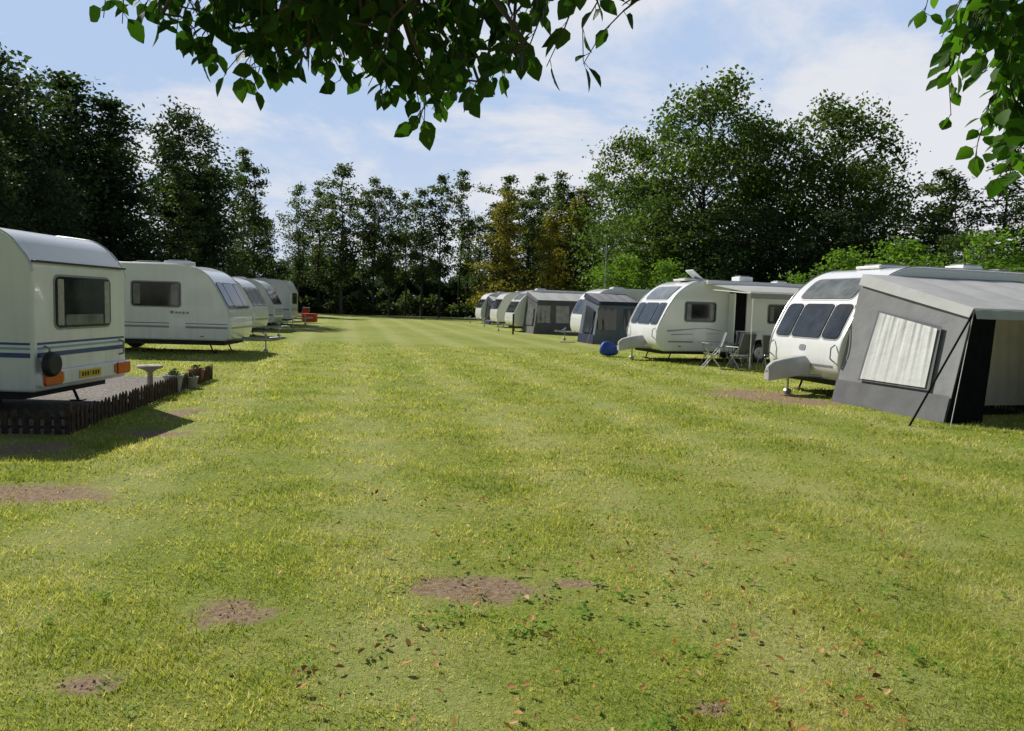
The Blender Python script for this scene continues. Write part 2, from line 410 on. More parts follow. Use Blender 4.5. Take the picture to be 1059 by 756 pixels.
c2,P2=caravan((-8.0,21.9),4,'mid',L=6.6,H=2.5,body='white',stripes=[(.72,.78,'greyd',1,-6,-.1),(.84,.86,'blue',0,-6,-.1)],
   frontwin=three(1.3,2.0),sidewins=[(-2.7,-1.4,1.32,1.98),(-5.6,-4.6,1.3,1.95)],roof=[(-1.8,0,.7,.6,.14,0),(-4,.2,.45,.45,.12,0),(-2.9,.5,.9,.12,.12,0)])
m=MB()
for (x,z,w_,hh) in((-1.62,1.16,.1,.08),(-1.5,1.15,.07,.06),(-1.41,1.15,.07,.06),(-1.31,1.15,.08,.07),(-1.2,1.15,.08,.06)): m.prism(rrect(x-w_/2,x+w_/2,z-hh/2,z+hh/2,.02),-1.09,-1.106)
m.build('name_decal',M['greyd'],c2)
caravan((-10.5,31),4,'mid',L=6.2,H=2.45,body='white2',stripes=[(.7,.78,'greyd',1,-6,-.1)],
   frontwin=three(1.3,2.0,'glassl'),sidewins=[(-2.2,-1.1,1.32,1.95),(-5.2,-4.3,1.3,1.9)],roof=[(-2,0,.6,.5,.1,0)])
caravan((-12.0,38),6,'mid',L=6.2,H=2.55,body='white',stripes=[(.75,.8,'blue',1,-6,-.1)],
   frontwin=three(1.3,2.0),sidewins=[(-2.2,-1.1,1.32,1.95),(-5.2,-4.3,1.3,1.9)],roof=[(-2,0,.6,.5,.1,0)])
caravan((-13.6,46),6,'box',L=6.2,H=2.75,body='white',stripes=[(.9,1.0,'greyd',1,-6,-.1)],
   frontwin=[(1.3,1.95,-.7,.7,'glass',.08)],sidewins=[(-2.2,-1.1,1.32,1.95),(-5.2,-4.3,1.3,1.9)],roof=[(-2,0,.6,.5,.1,0)])
# --- right row
HR=195
mod=lambda:[(1.17,1.84,-.99,-.5,'glass',.1),(1.17,1.84,-.45,.45,'glass',.08),(1.17,1.84,.5,.99,'glass',.1),(1.95,2.36,-.8,.8,'glassl',.1)]
c6,P6=caravan((5.9,15.1),HR,'modern',L=7.2,H=2.62,W=2.25,body='bright',frontwin=mod(),cover=True,
   stripes=[(.95,1.0,'greyd',0,-6.8,-.3)],
   sidewins=[(-2.2,-1.1,1.3,1.9),(-6.2,-5.2,1.3,1.9)],roof=[(-1.9,0,.9,.7,.07,0),(-3.6,.3,.5,.5,.14,0),(-5.2,-.3,.4,.4,.12,0)])
V,F=strip(P6,.62,.66,-.95,.95,.006,.01,6); MB().add(V,F).build('nose_groove',M['greyd'],c6)
V,F=strip(P6,.90,1.02,-.1,.1,.008,.05,6); MB().add(V,F).build('badge',M['greyd'],c6)
c7,P7=caravan((4.15,24.0),HR,'modern',L=6.9,H=2.6,W=2.25,body='bright',frontwin=mod(),cover=True,
   stripes=[(.62,.67,'greyd',0,-6.5,-.4)],
   sidewins=[(-2.0,-.95,1.3,1.88),(-4.9,-3.9,1.3,1.88)],door=(-3.1,-2.45,1,True),
   roof=[(-1.7,0,.9,.8,.07,0),(-3.4,.3,.5,.5,.2,0),(-5.2,-.3,.4,.4,.12,0)])
sw=MB()
for (x0,z0,x1,z1,w) in ((-.35,1.0,-1.7,1.1,.05),(-1.7,1.1,-2.3,1.0,.03),(-.5,.88,-2.2,.93,.03)):
    sw.prism([(x0,z0),(x1,z1),(x1,z1-w*.3),(x0,z0-w)],1.12,1.13)
sw.build('swoosh_decal',M['greyd'],c7)
hb=MB(); hb.box((-1.7,.2,2.78),(.5,.5,.05),ry=rad(-38)); hb.build('open_roof_hatch',M['bright'],c7,bevel=.02)
caravan((3.1,36),HR,'mid',L=6.4,H=2.55,body='white',frontwin=three(1.3,2.0),sidewins=[(-2.2,-1.1,1.3,1.9)],roof=[(-2,0,.6,.5,.1,0)])
caravan((-.3,46),HR,'modern',L=6.6,H=2.6,body='bright',frontwin=mod(),sidewins=[(-2.2,-1.1,1.3,1.9)],roof=[(-2,0,.6,.5,.1,0)])
caravan((-1.5,54),HR,'mid',L=6.4,H=2.55,body='white',frontwin=three(1.3,2.0),sidewins=[(-2.2,-1.1,1.3,1.9)],roof=[(-2,0,.6,.5,.1,0)])
caravan((-3.0,62),HR,'mid',L=6.4,H=2.6,body='white2',frontwin=three(1.3,2.0),sidewins=[(-2.2,-1.1,1.3,1.9)],roof=[(-2,0,.6,.5,.1,0)])

# ---------------------------------------------------------------- awnings (cloth panels)
def cloth(mb,a,b,c,d,n=10,m=8,sag=.02,fold=.0,nf=6,gather=False):
    a,b,c,d=[Vector(p) for p in(a,b,c,d)]
    nr=(b-a).cross(d-a).normalized(); V=[];F=[]
    for j in range(m+1):
        v=j/m
        for i in range(n+1):
            u=i/n; p=a.lerp(b,u).lerp(d.lerp(c,u),v)
            fo=fold*math.sin(u*nf*2*math.pi+(0 if gather else v*1.5))*(1 if gather else (.4+.6*(1-abs(2*v-1))))
            if gather: fo=fold*(math.sin(u*nf*4.1+1.2*math.sin(2.3*v+5*u))+.7*math.sin(u*nf*7.7+2*v)+.4*math.sin(u*nf*13+v*3))*(.35+.65*v)
            p+=nr*(-sag*math.sin(math.pi*u)*math.sin(math.pi*v)+fo)
            V.append(p)
    for j in range(m):
        for i in range(n): k=j*(n+1)+i; F.append((k,k+1,k+n+2,k+n+1))
    mb.add(V,F)
def awning(loc,x0,x1,dep,zr,zf,lean,roofm,wallm,valm,winm,openx=None,win_side=True,skirt='awn_low'):
    r=empty('caravan_awning',(loc[0],loc[1],0),rad(HR)); y0=1.14; y1=y0+dep
    R=MB(); 
    nb=4
    for k in range(nb):
        xa=x0-lean+(x1-x0+lean*2)*k/nb; xb=x0-lean+(x1-x0+lean*2)*(k+1)/nb
        cloth(R,(xa,y0,zr),(xb,y0,zr),(xb,y1-.12,zf),(xa,y1-.12,zf),sag=.04)
    R.build('roof',M[roofm],r,smooth=True)
    Wl=MB()
    for (xt,xb_) in((x0-lean,x0),(x1+lean,x1)):
        cloth(Wl,(xb_,y0,.0),(xb_,y1,.0),(xt,y1-.12,zf),(xt,y0,zr),n=14,m=12,sag=.03,fold=.006,nf=5)
    Wl.build('side_walls',M[wallm],r,smooth=True)
    Sk=MB()
    for (xt,xb_,o) in((x0-lean,x0,.03),(x1+lean,x1,-.03)):
        f=lambda z,y,top:(xb_+(xt-xb_)*z/top+o,y,z)
        cloth(Sk,f(0,y0,zr),f(0,y1,zf),f(.42,y1-.12*.42/zf,zf),f(.42,y0,zr),n=14,m=4,sag=0,fold=.006,nf=5)
    Sk.build('side_skirts',M[skirt],r,smooth=True)
    Va=MB()
    for (xt,o) in((x0-lean,.04),(x1+lean,-.04)):
        cloth(Va,(xt+o+(.05 if o>0 else -.05),y0,zr-.2),(xt+o+(.05 if o>0 else -.05),y1-.1,zf-.14),(xt+o*.3,y1-.1,zf+.01),(xt+o*.3,y0,zr+.01),n=12,m=3,sag=.0)
    Va.build('side_valance',M[valm],r,smooth=True)
    fv=MB(); cloth(fv,(x0-lean,y1-.04,zf-.16),(x1+lean,y1-.04,zf-.16),(x1+lean,y1-.11,zf+.01),(x0-lean,y1-.11,zf+.01),n=40,m=3,sag=0,fold=.01,nf=9)
    fv.build('front_valance',M[valm],r,smooth=True)
    if win_side:
        for sgn,xx,nm in((1,x0,'side_window'),(-1,x1,'side_window_far')):
            f=lambda t,z,xo:(xx-sgn*(lean*z/(zr+(zf-zr)*t)-xo), y0+(y1-y0)*t, z)
            w=MB(); cloth(w,f(.21,.46,.036),f(.83,.46,.036),f(.79,1.5,.04),f(.24,1.74,.04),n=8,m=4,sag=0); w.build(nm+'_border',M[skirt],r,smooth=True)
            w=MB(); cloth(w,f(.24,.50,.06),f(.80,.50,.06),f(.77,1.46,.06),f(.27,1.70,.06),n=70,m=14,sag=0,fold=.006 if winm=='win_cur' else .001,nf=9,gather=True)
            w.build(nm,M[winm],r,smooth=True)
    segs=[]
    if openx: segs=[(x0,openx[0]),(openx[1],x1)]
    else: segs=[(x0,x1)]
    Fw=MB(); Fd=MB()
    for (a,b) in segs:
        if a-b<.05: continue
        ta=a-lean if a==x0 else a; tb=b+lean if b==x1 else b
        if ta<=tb+.05: ta=a-lean; tb=b-lean*.9
        cloth(Fw,(a,y1,0),(b,y1,0),(tb,y1-.12,zf),(ta,y1-.12,zf),n=20,m=6,sag=0,fold=.006,nf=6)
        if a-b<.6: continue
        k=max(1,int(round((a-b)/1.3)))
        for q in range(k):
            p0=a+(b-a)*(q+.14)/k; p1=a+(b-a)*(q+.86)/k
            zz=lambda z:y1-.12*z/zf+.03
            cloth(Fd,(p0,zz(.65),.65),(p1,zz(.65),.65),(p1,zz(zf-.3),zf-.3),(p0,zz(zf-.3),zf-.3),n=14,m=3,sag=0,fold=.004,nf=3)
    if Fw.V: Fw.build('front_wall',M[wallm],r,smooth=True)
    if Fd.V: Fd.build('front_windows',M[winm],r,smooth=True)
    fr=MB()
    for x in(x0-lean,(x0+x1)/2,x1+lean):
        fr.tube((x,y1-.16,0),(x,y1-.16,zf-.02),.014); fr.tube((x,y0,zr-.03),(x,y1-.14,zf-.03),.012)
    fr.build('frame_poles',M['steel'],r)
    g=MB()
    for (x,s) in((x0-lean,1),(x1+lean,-1)):
        g.tube((x,y1-.1,zf-.02),(x+s*.75,y1+.35,0),.006,n=4); 
    g.build('guy_lines',M['awn_light'],r)
    return r
a6=awning((5.9,15.1),.08,-4.6,2.6,2.42,1.80,.5,'awn_light','awn_mid','awn_light','win_cur',openx=(-.30,-2.9))
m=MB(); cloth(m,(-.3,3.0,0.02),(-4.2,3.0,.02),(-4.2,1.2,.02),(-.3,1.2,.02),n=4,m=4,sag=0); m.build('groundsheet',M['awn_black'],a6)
m=MB(); cloth(m,(-.62,2.2,.05),(-4.4,2.2,.05),(-4.4,2.1,2.0),(-.62,2.1,2.0),n=60,m=4,sag=0,fold=.015,nf=14); m.build('inner_panel',M['awn_beige'],a6,smooth=True)
m=MB(); m.tube((.95,3.95,0),(-.42,3.62,1.72),.016); m.build('storm_pole',M['awn_black'],a6)
m=MB(); cloth(m,(.1,3.765,0.0),(-.62,3.765,0),(-.86,3.645,1.72),(-.43,3.645,1.72),n=20,m=6,sag=0,fold=.012,nf=4); m.build('interior_shade_sheet',M['awn_black'],a6,smooth=True)  # black sheet across the opening stands in for the shaded awning interior
a8=awning((3.1,36),.35,-2.2,2.0,2.3,1.9,.3,'awn_mid','awn_blue','awn_navy','glass',skirt='awn_navy')
a9=awning((-.3,46),-.6,-5.2,2.4,2.45,1.95,.25,'awn_light','awn_dark','awn_dark','glassl')
a11=awning((-3.0,62),-.3,-3.2,2.0,2.3,1.9,.3,'awn_light','awn_navy','awn_navy','glass',skirt='awn_navy')

r=empty('rollout_canopy',(4.15,24.0,0),rad(HR))
m=MB(); cloth(m,(-1.7,1.16,2.47),(-5.0,1.16,2.47),(-5.0,3.5,2.18),(-1.7,3.5,2.18),n=16,m=8,sag=.06); m.build('fabric',M['awn_light'],r,smooth=True)
m=MB(); cloth(m,(-1.7,3.52,2.02),(-5.0,3.52,2.02),(-5.0,3.5,2.2),(-1.7,3.5,2.2),n=30,m=2,sag=0,fold=.008,nf=7); m.build('valance',M['awn_mid'],r,smooth=True)
m=MB(); m.box((-3.35,1.2,2.52),(3.5,.14,.12)); m.tube((-1.68,3.5,2.2),(-5.02,3.5,2.2),.03); m.tube((-1.8,3.48,2.18),(-1.8,3.48,0),.018); m.tube((-4.9,3.48,2.18),(-4.9,3.48,0),.018)
m.tube((-1.72,1.2,2.3),(-1.72,3.45,2.17),.016); m.build('cassette_and_legs',M['bright'],r)

def chair(loc,rot,mat,name='folding_chair'):
    r=empty(name,loc,rot)
    m=MB()
    for y in(-.27,.27):
        m.tube((.28,y,0),(-.2,y,.62),.013); m.tube((-.25,y,0),(.25,y,.6),.013); m.tube((.3,y,.62),(-.22,y,.62),.015); m.tube((-.14,y,.4),(-.34,y,1.02),.013)
    for x,z in((.28,.02),(-.25,.02),(-.34,1.02)): m.tube((x,-.27,z),(x,.27,z),.012)
    m.build('frame',M['steel'],r)
    m=MB(); cloth(m,(.26,-.26,.44),(.26,.26,.44),(-.18,.26,.38),(-.18,-.26,.38),n=6,m=6,sag=.03); cloth(m,(-.17,-.26,.45),(-.17,.26,.45),(-.34,.26,1.0),(-.34,-.26,1.0),n=6,m=6,sag=.03)
    m.build('seat_fabric',mat,r,smooth=True)
chair((6.6,21.4,0),rad(120),M['awn_dark']); chair((7.4,20.9,0),rad(60),M['awn_dark']); chair((5.75,21.2,0),rad(170),M['awn_mid']); chair((6.95,22.3,0),rad(240),M['awn_dark'])
r=empty('camping_table',(6.1,22.1,0),rad(15))
m=MB(); m.box((0,0,.68),(.9,.6,.03)); m.build('top',M['greyp'],r,bevel=.01)
m=MB()
for x in(-.4,.4): m.tube((x,-.26,0),(x*.8,.26,.66),.013); m.tube((x,.26,0),(x*.8,-.26,.66),.013)
m.build('legs',M['steel'],r)
r=empty('clothes_airer',(7.3,22.7,0),rad(100))
m=MB()
for y in(-.4,.4): m.tube((-.3,y,0),(.2,y,1.05),.01); m.tube((.3,y,0),(-.2,y,1.05),.01)
for k in range(5): m.tube((-.2+k*.1,-.4,1.04),(-.2+k*.1,.4,1.04),.006)
m.build('rails',M['bright'],r)
m=MB(); m.add([(-.38,-.2,.0),(.38,-.2,0),(.38,.2,0),(-.38,.2,0),(-.42,-.24,.26),(.42,-.24,.2),(.42,.24,.2),(-.42,.24,.26),(-.26,-.1,.62),(.3,-.1,.42),(.3,.1,.42),(-.26,.1,.62)],
  [(0,1,2,3),(0,1,5,4),(1,2,6,5),(2,3,7,6),(3,0,4,7),(4,5,9,8),(5,6,10,9),(6,7,11,10),(7,4,8,11),(8,9,10,11)])
o=m.build('blue_storage_bag',M['bluep'],smooth=True); o.location=(3.25,24.9,0); o.rotation_euler=(0,0,.5); ss=o.modifiers.new('s','SUBSURF'); ss.levels=2; ss.render_levels=2
chair((-15.3,51,0),rad(-60),M['redc']); chair((-14.6,51.5,0),rad(-110),M['redc'])
m=MB(); m.box((0,0,.32),(.9,.6,.5)); m.box((0,0,.6),(.96,.66,.08)); o=m.build('red_storage_box',M['redc'],bevel=.03); o.location=(-13.8,50.2,0)

# ---------------------------------------------------------------- fence, pots, bird bath, post, pole
m=MB()
def fence_run(a,b):
    a=Vector(a);b=Vector(b);L=(b-a).length;n=int(L/.115);d=(b-a)/n;ang=math.atan2(d.y,d.x)
    for i in range(n+1):
        p=a+d*i; hh=.29+random.uniform(-.015,.015); w=.036
        R=Matrix.Rotation(ang+random.uniform(-.07,.07),3,'Z'); tl=random.uniform(-.015,.015)
        pts=[(-w,0),(w,0),(w+tl,hh-.05),(tl,hh),(-w+tl,hh-.05)]
        vs=[R@Vector((x,y,z))+Vector((p.x,p.y,0)) for y in(-.008,.008) for x,z in pts]
        m.add(vs,[(0,1,2,3,4),(9,8,7,6,5)]+[(k,(k+1)%5,5+(k+1)%5,5+k) for k in range(5)])
    c=(a+b)/2
    off=Vector((-math.sin(ang),math.cos(ang)))*.016
    for z in(.08,.19): m.box((c.x+off.x,c.y+off.y,z),(L,.014,.03),rz=ang)
FC=(-5.1,8.45)
fence_run((-11.5,7.9),FC); fence_run(FC,(-5.95,14.6))
m.box((FC[0],FC[1],.17),(.06,.06,.38))
m.build('picket_fence',M['wood'])
def pot(loc,s=1.,mt='terra',leaf='weed'):
    r=empty('plant_pot',loc,0)
    m=MB(); m.lathe((0,0,0),[(0,0),(.11*s,0),(.15*s,.24*s),(.17*s,.25*s),(.17*s,.29*s),(.14*s,.29*s),(.13*s,.25*s),(0,.25*s)],16); m.build('pot',M[mt],r,smooth=False)
    V=[];F=[]
    for i in range(50):
        a=random.uniform(0,6.28); rr=random.uniform(0,.11)*s; z=(.25+random.uniform(0,.13))*s; l=.035*s
        c=Vector((rr*math.cos(a),rr*math.sin(a),z)); u=Vector((random.gauss(0,1),random.gauss(0,1),random.gauss(0,.6))).normalized()*l; v=u.orthogonal().normalized()*l*.6
        b=len(V); V+=[c-u,c+v,c+u,c-v]; F.append((b,b+1,b+2,b+3))
    me=npmesh('leaves',V,F,[M[leaf]]); obj('leaves',me,r)
pot((-5.75,12.5,0),1.0,'greyp','lf_dark'); pot((-5.7,13.1,0),.7,'stone','lf_dark'); pot((-5.95,13.9,0),.9,'terra','lf_dark')
m=MB(); m.lathe((0,0,0),[(0,0),(.14,0),(.13,.05),(.05,.08),(.04,.38),(.08,.42),(.19,.46),(.2,.5),(.16,.48),(0,.46)],20); o=m.build('bird_bath',M['stone'],smooth=True); o.location=(-5.85,11.9,0)
m=MB(); m.box((0,0,.55),(.1,.1,1.1)); m.box((0,0,1.12),(.13,.13,.04)); m.tube((0,-.06,.8),(0,-.14,.76),.015); o=m.build('water_tap_post',M['wood'],bevel=.01); o.location=(0.0,41,0)
m=MB(); m.tube((0,0,0),(0,0,5.6),.035,.025); m.box((0,0,5.3),(.5,.03,.03)); o=m.build('aerial_pole',M['steel']); o.location=(5.6,46,0)
m=MB(); m.box((0,0,.02),(.7,.5,.04)); o=m.build('drain_cover',M['stone'],bevel=.01); o.location=(2.5,34.0,0)

# ---------------------------------------------------------------- ground
patches=[(-.15,4.15,.42,.2),(-1.42,3.75,.22,.16),(-3.85,5.9,.6,.35),(-1.72,3.0,.13,.1),(-4.2,8.7,.4,.25),(-5.0,7.6,.45,.4),(.88,2.95,.07,.07),(4.9,14.6,1.1,1.1),(5.6,13.7,.7,.5),(-4.6,10.2,.2,.5),(.4,4.3,.15,.08)]
m,nt,out=newmat('lawn_ground')
tc=nn(nt,'ShaderNodeTexCoord')
def noise(scale,detail=5,rough=.55,vec=None):
    n=nn(nt,'ShaderNodeTexNoise'); n.inputs['Scale'].default_value=scale; n.inputs['Detail'].default_value=detail; n.inputs['Roughness'].default_value=rough
    nt.links.new(vec or tc.outputs['Object'],n.inputs['Vector']); return n
def math_(op,a,b=None,clamp=False):
    n=nn(nt,'ShaderNodeMath',operation=op); n.use_clamp=clamp
    for i,v in enumerate((a,b)):
        if v is None: continue
        if isinstance(v,(int,float)): n.inputs[i].default_value=v
        else: nt.links.new(v,n.inputs[i])
    return n.outputs[0]
def mrange(v,a,b,c=0,d=1,smooth=True):
    n=nn(nt,'ShaderNodeMapRange'); 
    if smooth: n.interpolation_type='SMOOTHSTEP'
    nt.links.new(v,n.inputs[0])
    for i,x in enumerate((a,b,c,d)): n.inputs[i+1].default_value=x
    return n.outputs[0]
def mixc(f,a,b):
    n=nn(nt,'ShaderNodeMix',data_type='RGBA')
    nt.links.new(f,n.inputs['Factor'])
    for k,v in(('A',a),('B',b)):
        if isinstance(v,tuple): n.inputs[k].default_value=v+(1,)
        else: nt.links.new(v,n.inputs[k])
    return n.outputs['Result']
n_big=noise(.16,4); n_mid=noise(1.1,6); n_fine=noise(28,5,.7); n_vf=noise(120,3,.7); n_bl=noise(5,6,.7)
g=mixc(mrange(n_big.outputs['Fac'],.35,.65),(.29,.36,.055),(.42,.44,.10))
g=mixc(mrange(n_mid.outputs['Fac'],.42,.68,0,.65),g,(.54,.49,.17))
g=mixc(mrange(n_bl.outputs['Fac'],.5,.7,0,.65),g,(.16,.23,.03))
g=mixc(mrange(n_bl.outputs['Fac'],.45,.32,0,.55),g,(.60,.53,.25))
g=mixc(mrange(n_fine.outputs['Fac'],.35,.65,0,.65),g,(.14,.20,.03))
g=mixc(mrange(n_vf.outputs['Fac'],.55,.75,0,.5),g,(.60,.55,.27))
sp=nn(nt,'ShaderNodeSeparateXYZ'); nt.links.new(tc.outputs['Object'],sp.inputs[0])
ac=math_('ADD',sp.outputs['X'],math_('MULTIPLY',sp.outputs['Y'],.226))
ac=math_('ADD',ac,math_('MULTIPLY',n_mid.outputs['Fac'],.6))
st=math_('SINE',math_('MULTIPLY',ac,3.1))
g=mixc(mrange(st,-.2,1.0,0,.22),g,(.60,.57,.29))
dn=noise(.55,5,.6)
g=mixc(mrange(dn.outputs['Fac'],.54,.70,0,.6),g,(.17,.26,.04))
dist=nn(nt,'ShaderNodeTexNoise'); dist.inputs['Scale'].default_value=3.2; dist.inputs['Detail'].default_value=9; dist.inputs['Roughness'].default_value=.75
nt.links.new(tc.outputs['Object'],dist.inputs['Vector'])
vs=nn(nt,'ShaderNodeVectorMath',operation='SUBTRACT'); nt.links.new(dist.outputs['Color'],vs.inputs[0]); vs.inputs[1].default_value=(.5,.5,.5)
acc=None
for (x,y,rx,ry) in patches:
    s1=nn(nt,'ShaderNodeVectorMath',operation='SUBTRACT'); nt.links.new(tc.outputs['Object'],s1.inputs[0]); s1.inputs[1].default_value=(x,y,0)
    s2=nn(nt,'ShaderNodeVectorMath',operation='DIVIDE'); nt.links.new(s1.outputs[0],s2.inputs[0]); s2.inputs[1].default_value=(rx,ry,1)
    s3=nn(nt,'ShaderNodeVectorMath',operation='MULTIPLY_ADD'); nt.links.new(vs.outputs[0],s3.inputs[0]); s3.inputs[1].default_value=(3.0,3.0,0); nt.links.new(s2.outputs[0],s3.inputs[2])
    s4=nn(nt,'ShaderNodeVectorMath',operation='LENGTH'); nt.links.new(s3.outputs[0],s4.inputs[0])
    v=mrange(s4.outputs['Value'],1.25,.6)
    acc=v if acc is None else math_('MAXIMUM',acc,v)
soil=mixc(mrange(n_fine.outputs['Fac'],.3,.7),(.22,.14,.085),(.48,.35,.24))
g=mixc(acc,g,soil)
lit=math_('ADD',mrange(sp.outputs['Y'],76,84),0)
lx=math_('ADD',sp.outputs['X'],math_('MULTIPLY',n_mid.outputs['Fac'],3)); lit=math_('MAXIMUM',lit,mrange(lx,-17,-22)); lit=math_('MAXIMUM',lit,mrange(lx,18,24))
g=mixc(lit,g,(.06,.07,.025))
b=nn(nt,'ShaderNodeBsdfPrincipled'); b.inputs['Roughness'].default_value=.9; b.inputs['Specular IOR Level'].default_value=.1
nt.links.new(g,b.inputs['Base Color'])
bu=nn(nt,'ShaderNodeBump'); bu.inputs['Strength'].default_value=.8; bu.inputs['Distance'].default_value=.03
hs=math_('ADD',n_fine.outputs['Fac'],math_('MULTIPLY',n_vf.outputs['Fac'],.6)); nt.links.new(hs,bu.inputs['Height']); nt.links.new(bu.outputs[0],b.inputs['Normal'])
nt.links.new(b.outputs[0],out.inputs[0])
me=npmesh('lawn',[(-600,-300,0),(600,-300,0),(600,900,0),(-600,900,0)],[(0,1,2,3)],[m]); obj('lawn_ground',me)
m,nt,out=newmat('gravel')
tc=nn(nt,'ShaderNodeTexCoord'); vo=nn(nt,'ShaderNodeTexVoronoi'); vo.inputs['Scale'].default_value=38; nt.links.new(tc.outputs['Object'],vo.inputs['Vector'])
cr=nn(nt,'ShaderNodeValToRGB'); sx=nn(nt,'ShaderNodeSeparateColor'); nt.links.new(vo.outputs['Color'],sx.inputs[0]); nt.links.new(sx.outputs[0],cr.inputs[0])
cr.color_ramp.elements[0].color=(.08,.07,.06,1); cr.color_ramp.elements[1].color=(.30,.26,.22,1)
b=nn(nt,'ShaderNodeBsdfPrincipled'); b.inputs['Roughness'].default_value=.85; nt.links.new(cr.outputs[0],b.inputs['Base Color'])
bu=nn(nt,'ShaderNodeBump'); bu.invert=True; bu.inputs['Distance'].default_value=.03; nt.links.new(vo.outputs['Distance'],bu.inputs['Height']); nt.links.new(bu.outputs[0],b.inputs['Normal'])
nt.links.new(b.outputs[0],out.inputs[0])
me=npmesh('gravel_bed',[(-12.5,8.0,.006),(-5.15,8.5,.006),(-5.98,14.6,.006),(-12.5,14.6,.006)],[(0,1,2,3)],[m]); obj('gravel_bed',me)

def in_bed(X,Y): return (Y>8.3)&(Y<14.6)&(X<-5.1-(Y-8.45)*.138)
def in_patch(X,Y,k=1.0):
    r=np.zeros(len(X),bool); wob=.22*np.sin(X*13+Y*7)+.22*np.sin(Y*17-X*9)+.15*np.sin(X*31)+.2*rng.normal(size=len(X))
    for (x,y,rx,ry) in patches:
        r|=np.hypot((X-x)/rx,(Y-y)/ry)+wob<k
    return r
N=430000
u=rng.random(N); Y=2.0*(28/2.0)**u; X=(rng.random(N)*2-1)*(Y*.78+.8)
clump=np.sin(X*2.1+1.3*np.sin(Y*1.7))*np.sin(Y*2.6+X*.7)+.6*np.sin(X*7+Y*5)*np.sin(Y*8-X*3)
p_=in_patch(X,Y)
keep=~in_bed(X,Y)&(~p_|(rng.random(N)<.12))&(rng.random(N)<.70+.30*clump)
X=X[keep];Y=Y[keep];clump=clump[keep];n=len(X)
Lb=(.014+.026*rng.random(n)**1.6)*(1+.45*clump)*np.clip((Y/5)**.25,.9,1.5)
Wb=.0023*(.6+.8*rng.random(n))*np.clip(Y/3.5,1,6)
a=rng.random(n)*6.283; la=rng.random(n)*6.283; lean=Lb*(.2+1.0*rng.random(n))
V=np.zeros((n,3,3)); 
V[:,0]=np.c_[X-np.cos(a)*Wb,Y-np.sin(a)*Wb,np.zeros(n)]; V[:,1]=np.c_[X+np.cos(a)*Wb,Y+np.sin(a)*Wb,np.zeros(n)]
V[:,2]=np.c_[X+np.cos(la)*lean,Y+np.sin(la)*lean,Lb]
me=npmesh('grass_blades',V.reshape(-1,3),np.arange(3*n).reshape(-1,3),[M['grass']]); obj('grass_blades',me)

def leaves_mesh(name,C,U,Wd,ln,wd,mats,fold=.25,curl=.15):
    n=len(C)
    U=U/np.linalg.norm(U,axis=1)[:,None]; S=np.cross(U,Wd); S/=np.linalg.norm(S,axis=1)[:,None]+1e-9; Nn=np.cross(S,U)
    tpl=[(0,0),(.22,.8),(.5,1.0),(.78,.55),(1.0,0),(.78,-.55),(.5,-1.0),(.22,-.8),(.25,0),(.5,0),(.78,0)]
    V=np.zeros((n,11,3))
    for i,(t,s) in enumerate(tpl):
        V[:,i]=C+U*(ln*t)[:,None]+S*(wd*s*.5)[:,None]+Nn*(wd*abs(s)*fold-ln*curl*t*t)[:,None]
    q=[(8,9,2,1),(9,10,3,2),(8,7,6,9),(9,6,5,10)]; tr=[(0,8,1),(10,4,3),(0,7,8),(10,5,4)]
    T=tr+[(a,b,c) for a,b,c,d in q]+[(a,c,d) for a,b,c,d in q]
    T=np.array(T); F=(np.arange(n)[:,None,None]*11+T[None]).reshape(-1,3)
    return npmesh(name,V.reshape(-1,3),F,mats,smooth=True)
def rdir(n,zs=1.):
    v=rng.normal(size=(n,3)); v[:,2]*=zs; return v/np.linalg.norm(v,axis=1)[:,None]
n=850
u=rng.random(n); Y=2.4*(18/2.4)**(u**.9); X=(rng.random(n)**.8*1.25-.45)*Y*.72
C=np.c_[X,Y,.014+.022*rng.random(n)]
s=.018+.036*rng.random(n)
me=leaves_mesh('fallen_leaves',C,rdir(n,.25),np.tile([0,0,1.],(n,1))+rdir(n)*.4,s,s*.6,[M['dead']],fold=.3,curl=-.2); obj('fallen_leaves',me)
cs=[];us=[];ls=[]
for i in range(110):
    y=2.5*(9/2.5)**random.random(); x=random.uniform(-.65,.75)*y
    if i<36: x=random.gauss(.45,.4); y=random.gauss(4.1,.4)
    if i>88: x=random.gauss(2.2,.35); y=random.gauss(3.0,.4)
    y=max(y,2.4)
    k=random.randint(4,11); R=random.uniform(.015,.045)
    for j in range(k):
        a=random.uniform(0,6.28); cs.append((x+R*.8*random.gauss(0,1),y+R*.8*random.gauss(0,1),.015+random.random()*.02)); us.append((math.cos(a),math.sin(a),random.uniform(.05,.5))); l=random.uniform(.016,.04); ls.append(l)
ls=np.array(ls); nW=len(ls)
me=leaves_mesh('weeds',np.array(cs),np.array(us),np.tile([0,0,1.],(nW,1))+rdir(nW)*.3,ls,ls*.62,[M['weed']]); obj('lawn_weeds',me)
m_=MB()
for (x,y,rx,ry) in patches[:9]:
    for k in range(int(26)):
        px=x+random.gauss(0,.5)*rx; py=y+random.gauss(0,.5)*ry; s=random.uniform(.003,.009)
        vs=[(px+s*random.uniform(.7,1.3)*a,py+s*random.uniform(.7,1.3)*b_,s*.6*c+.003) for a,b_,c in((1,0,0),(0,1,0),(-1,0,0),(0,-1,0),(0,0,1.))]
        m_.add(vs,[(0,1,4),(1,2,4),(2,3,4),(3,0,4)])
m_.build('soil_clods',M['clod'])

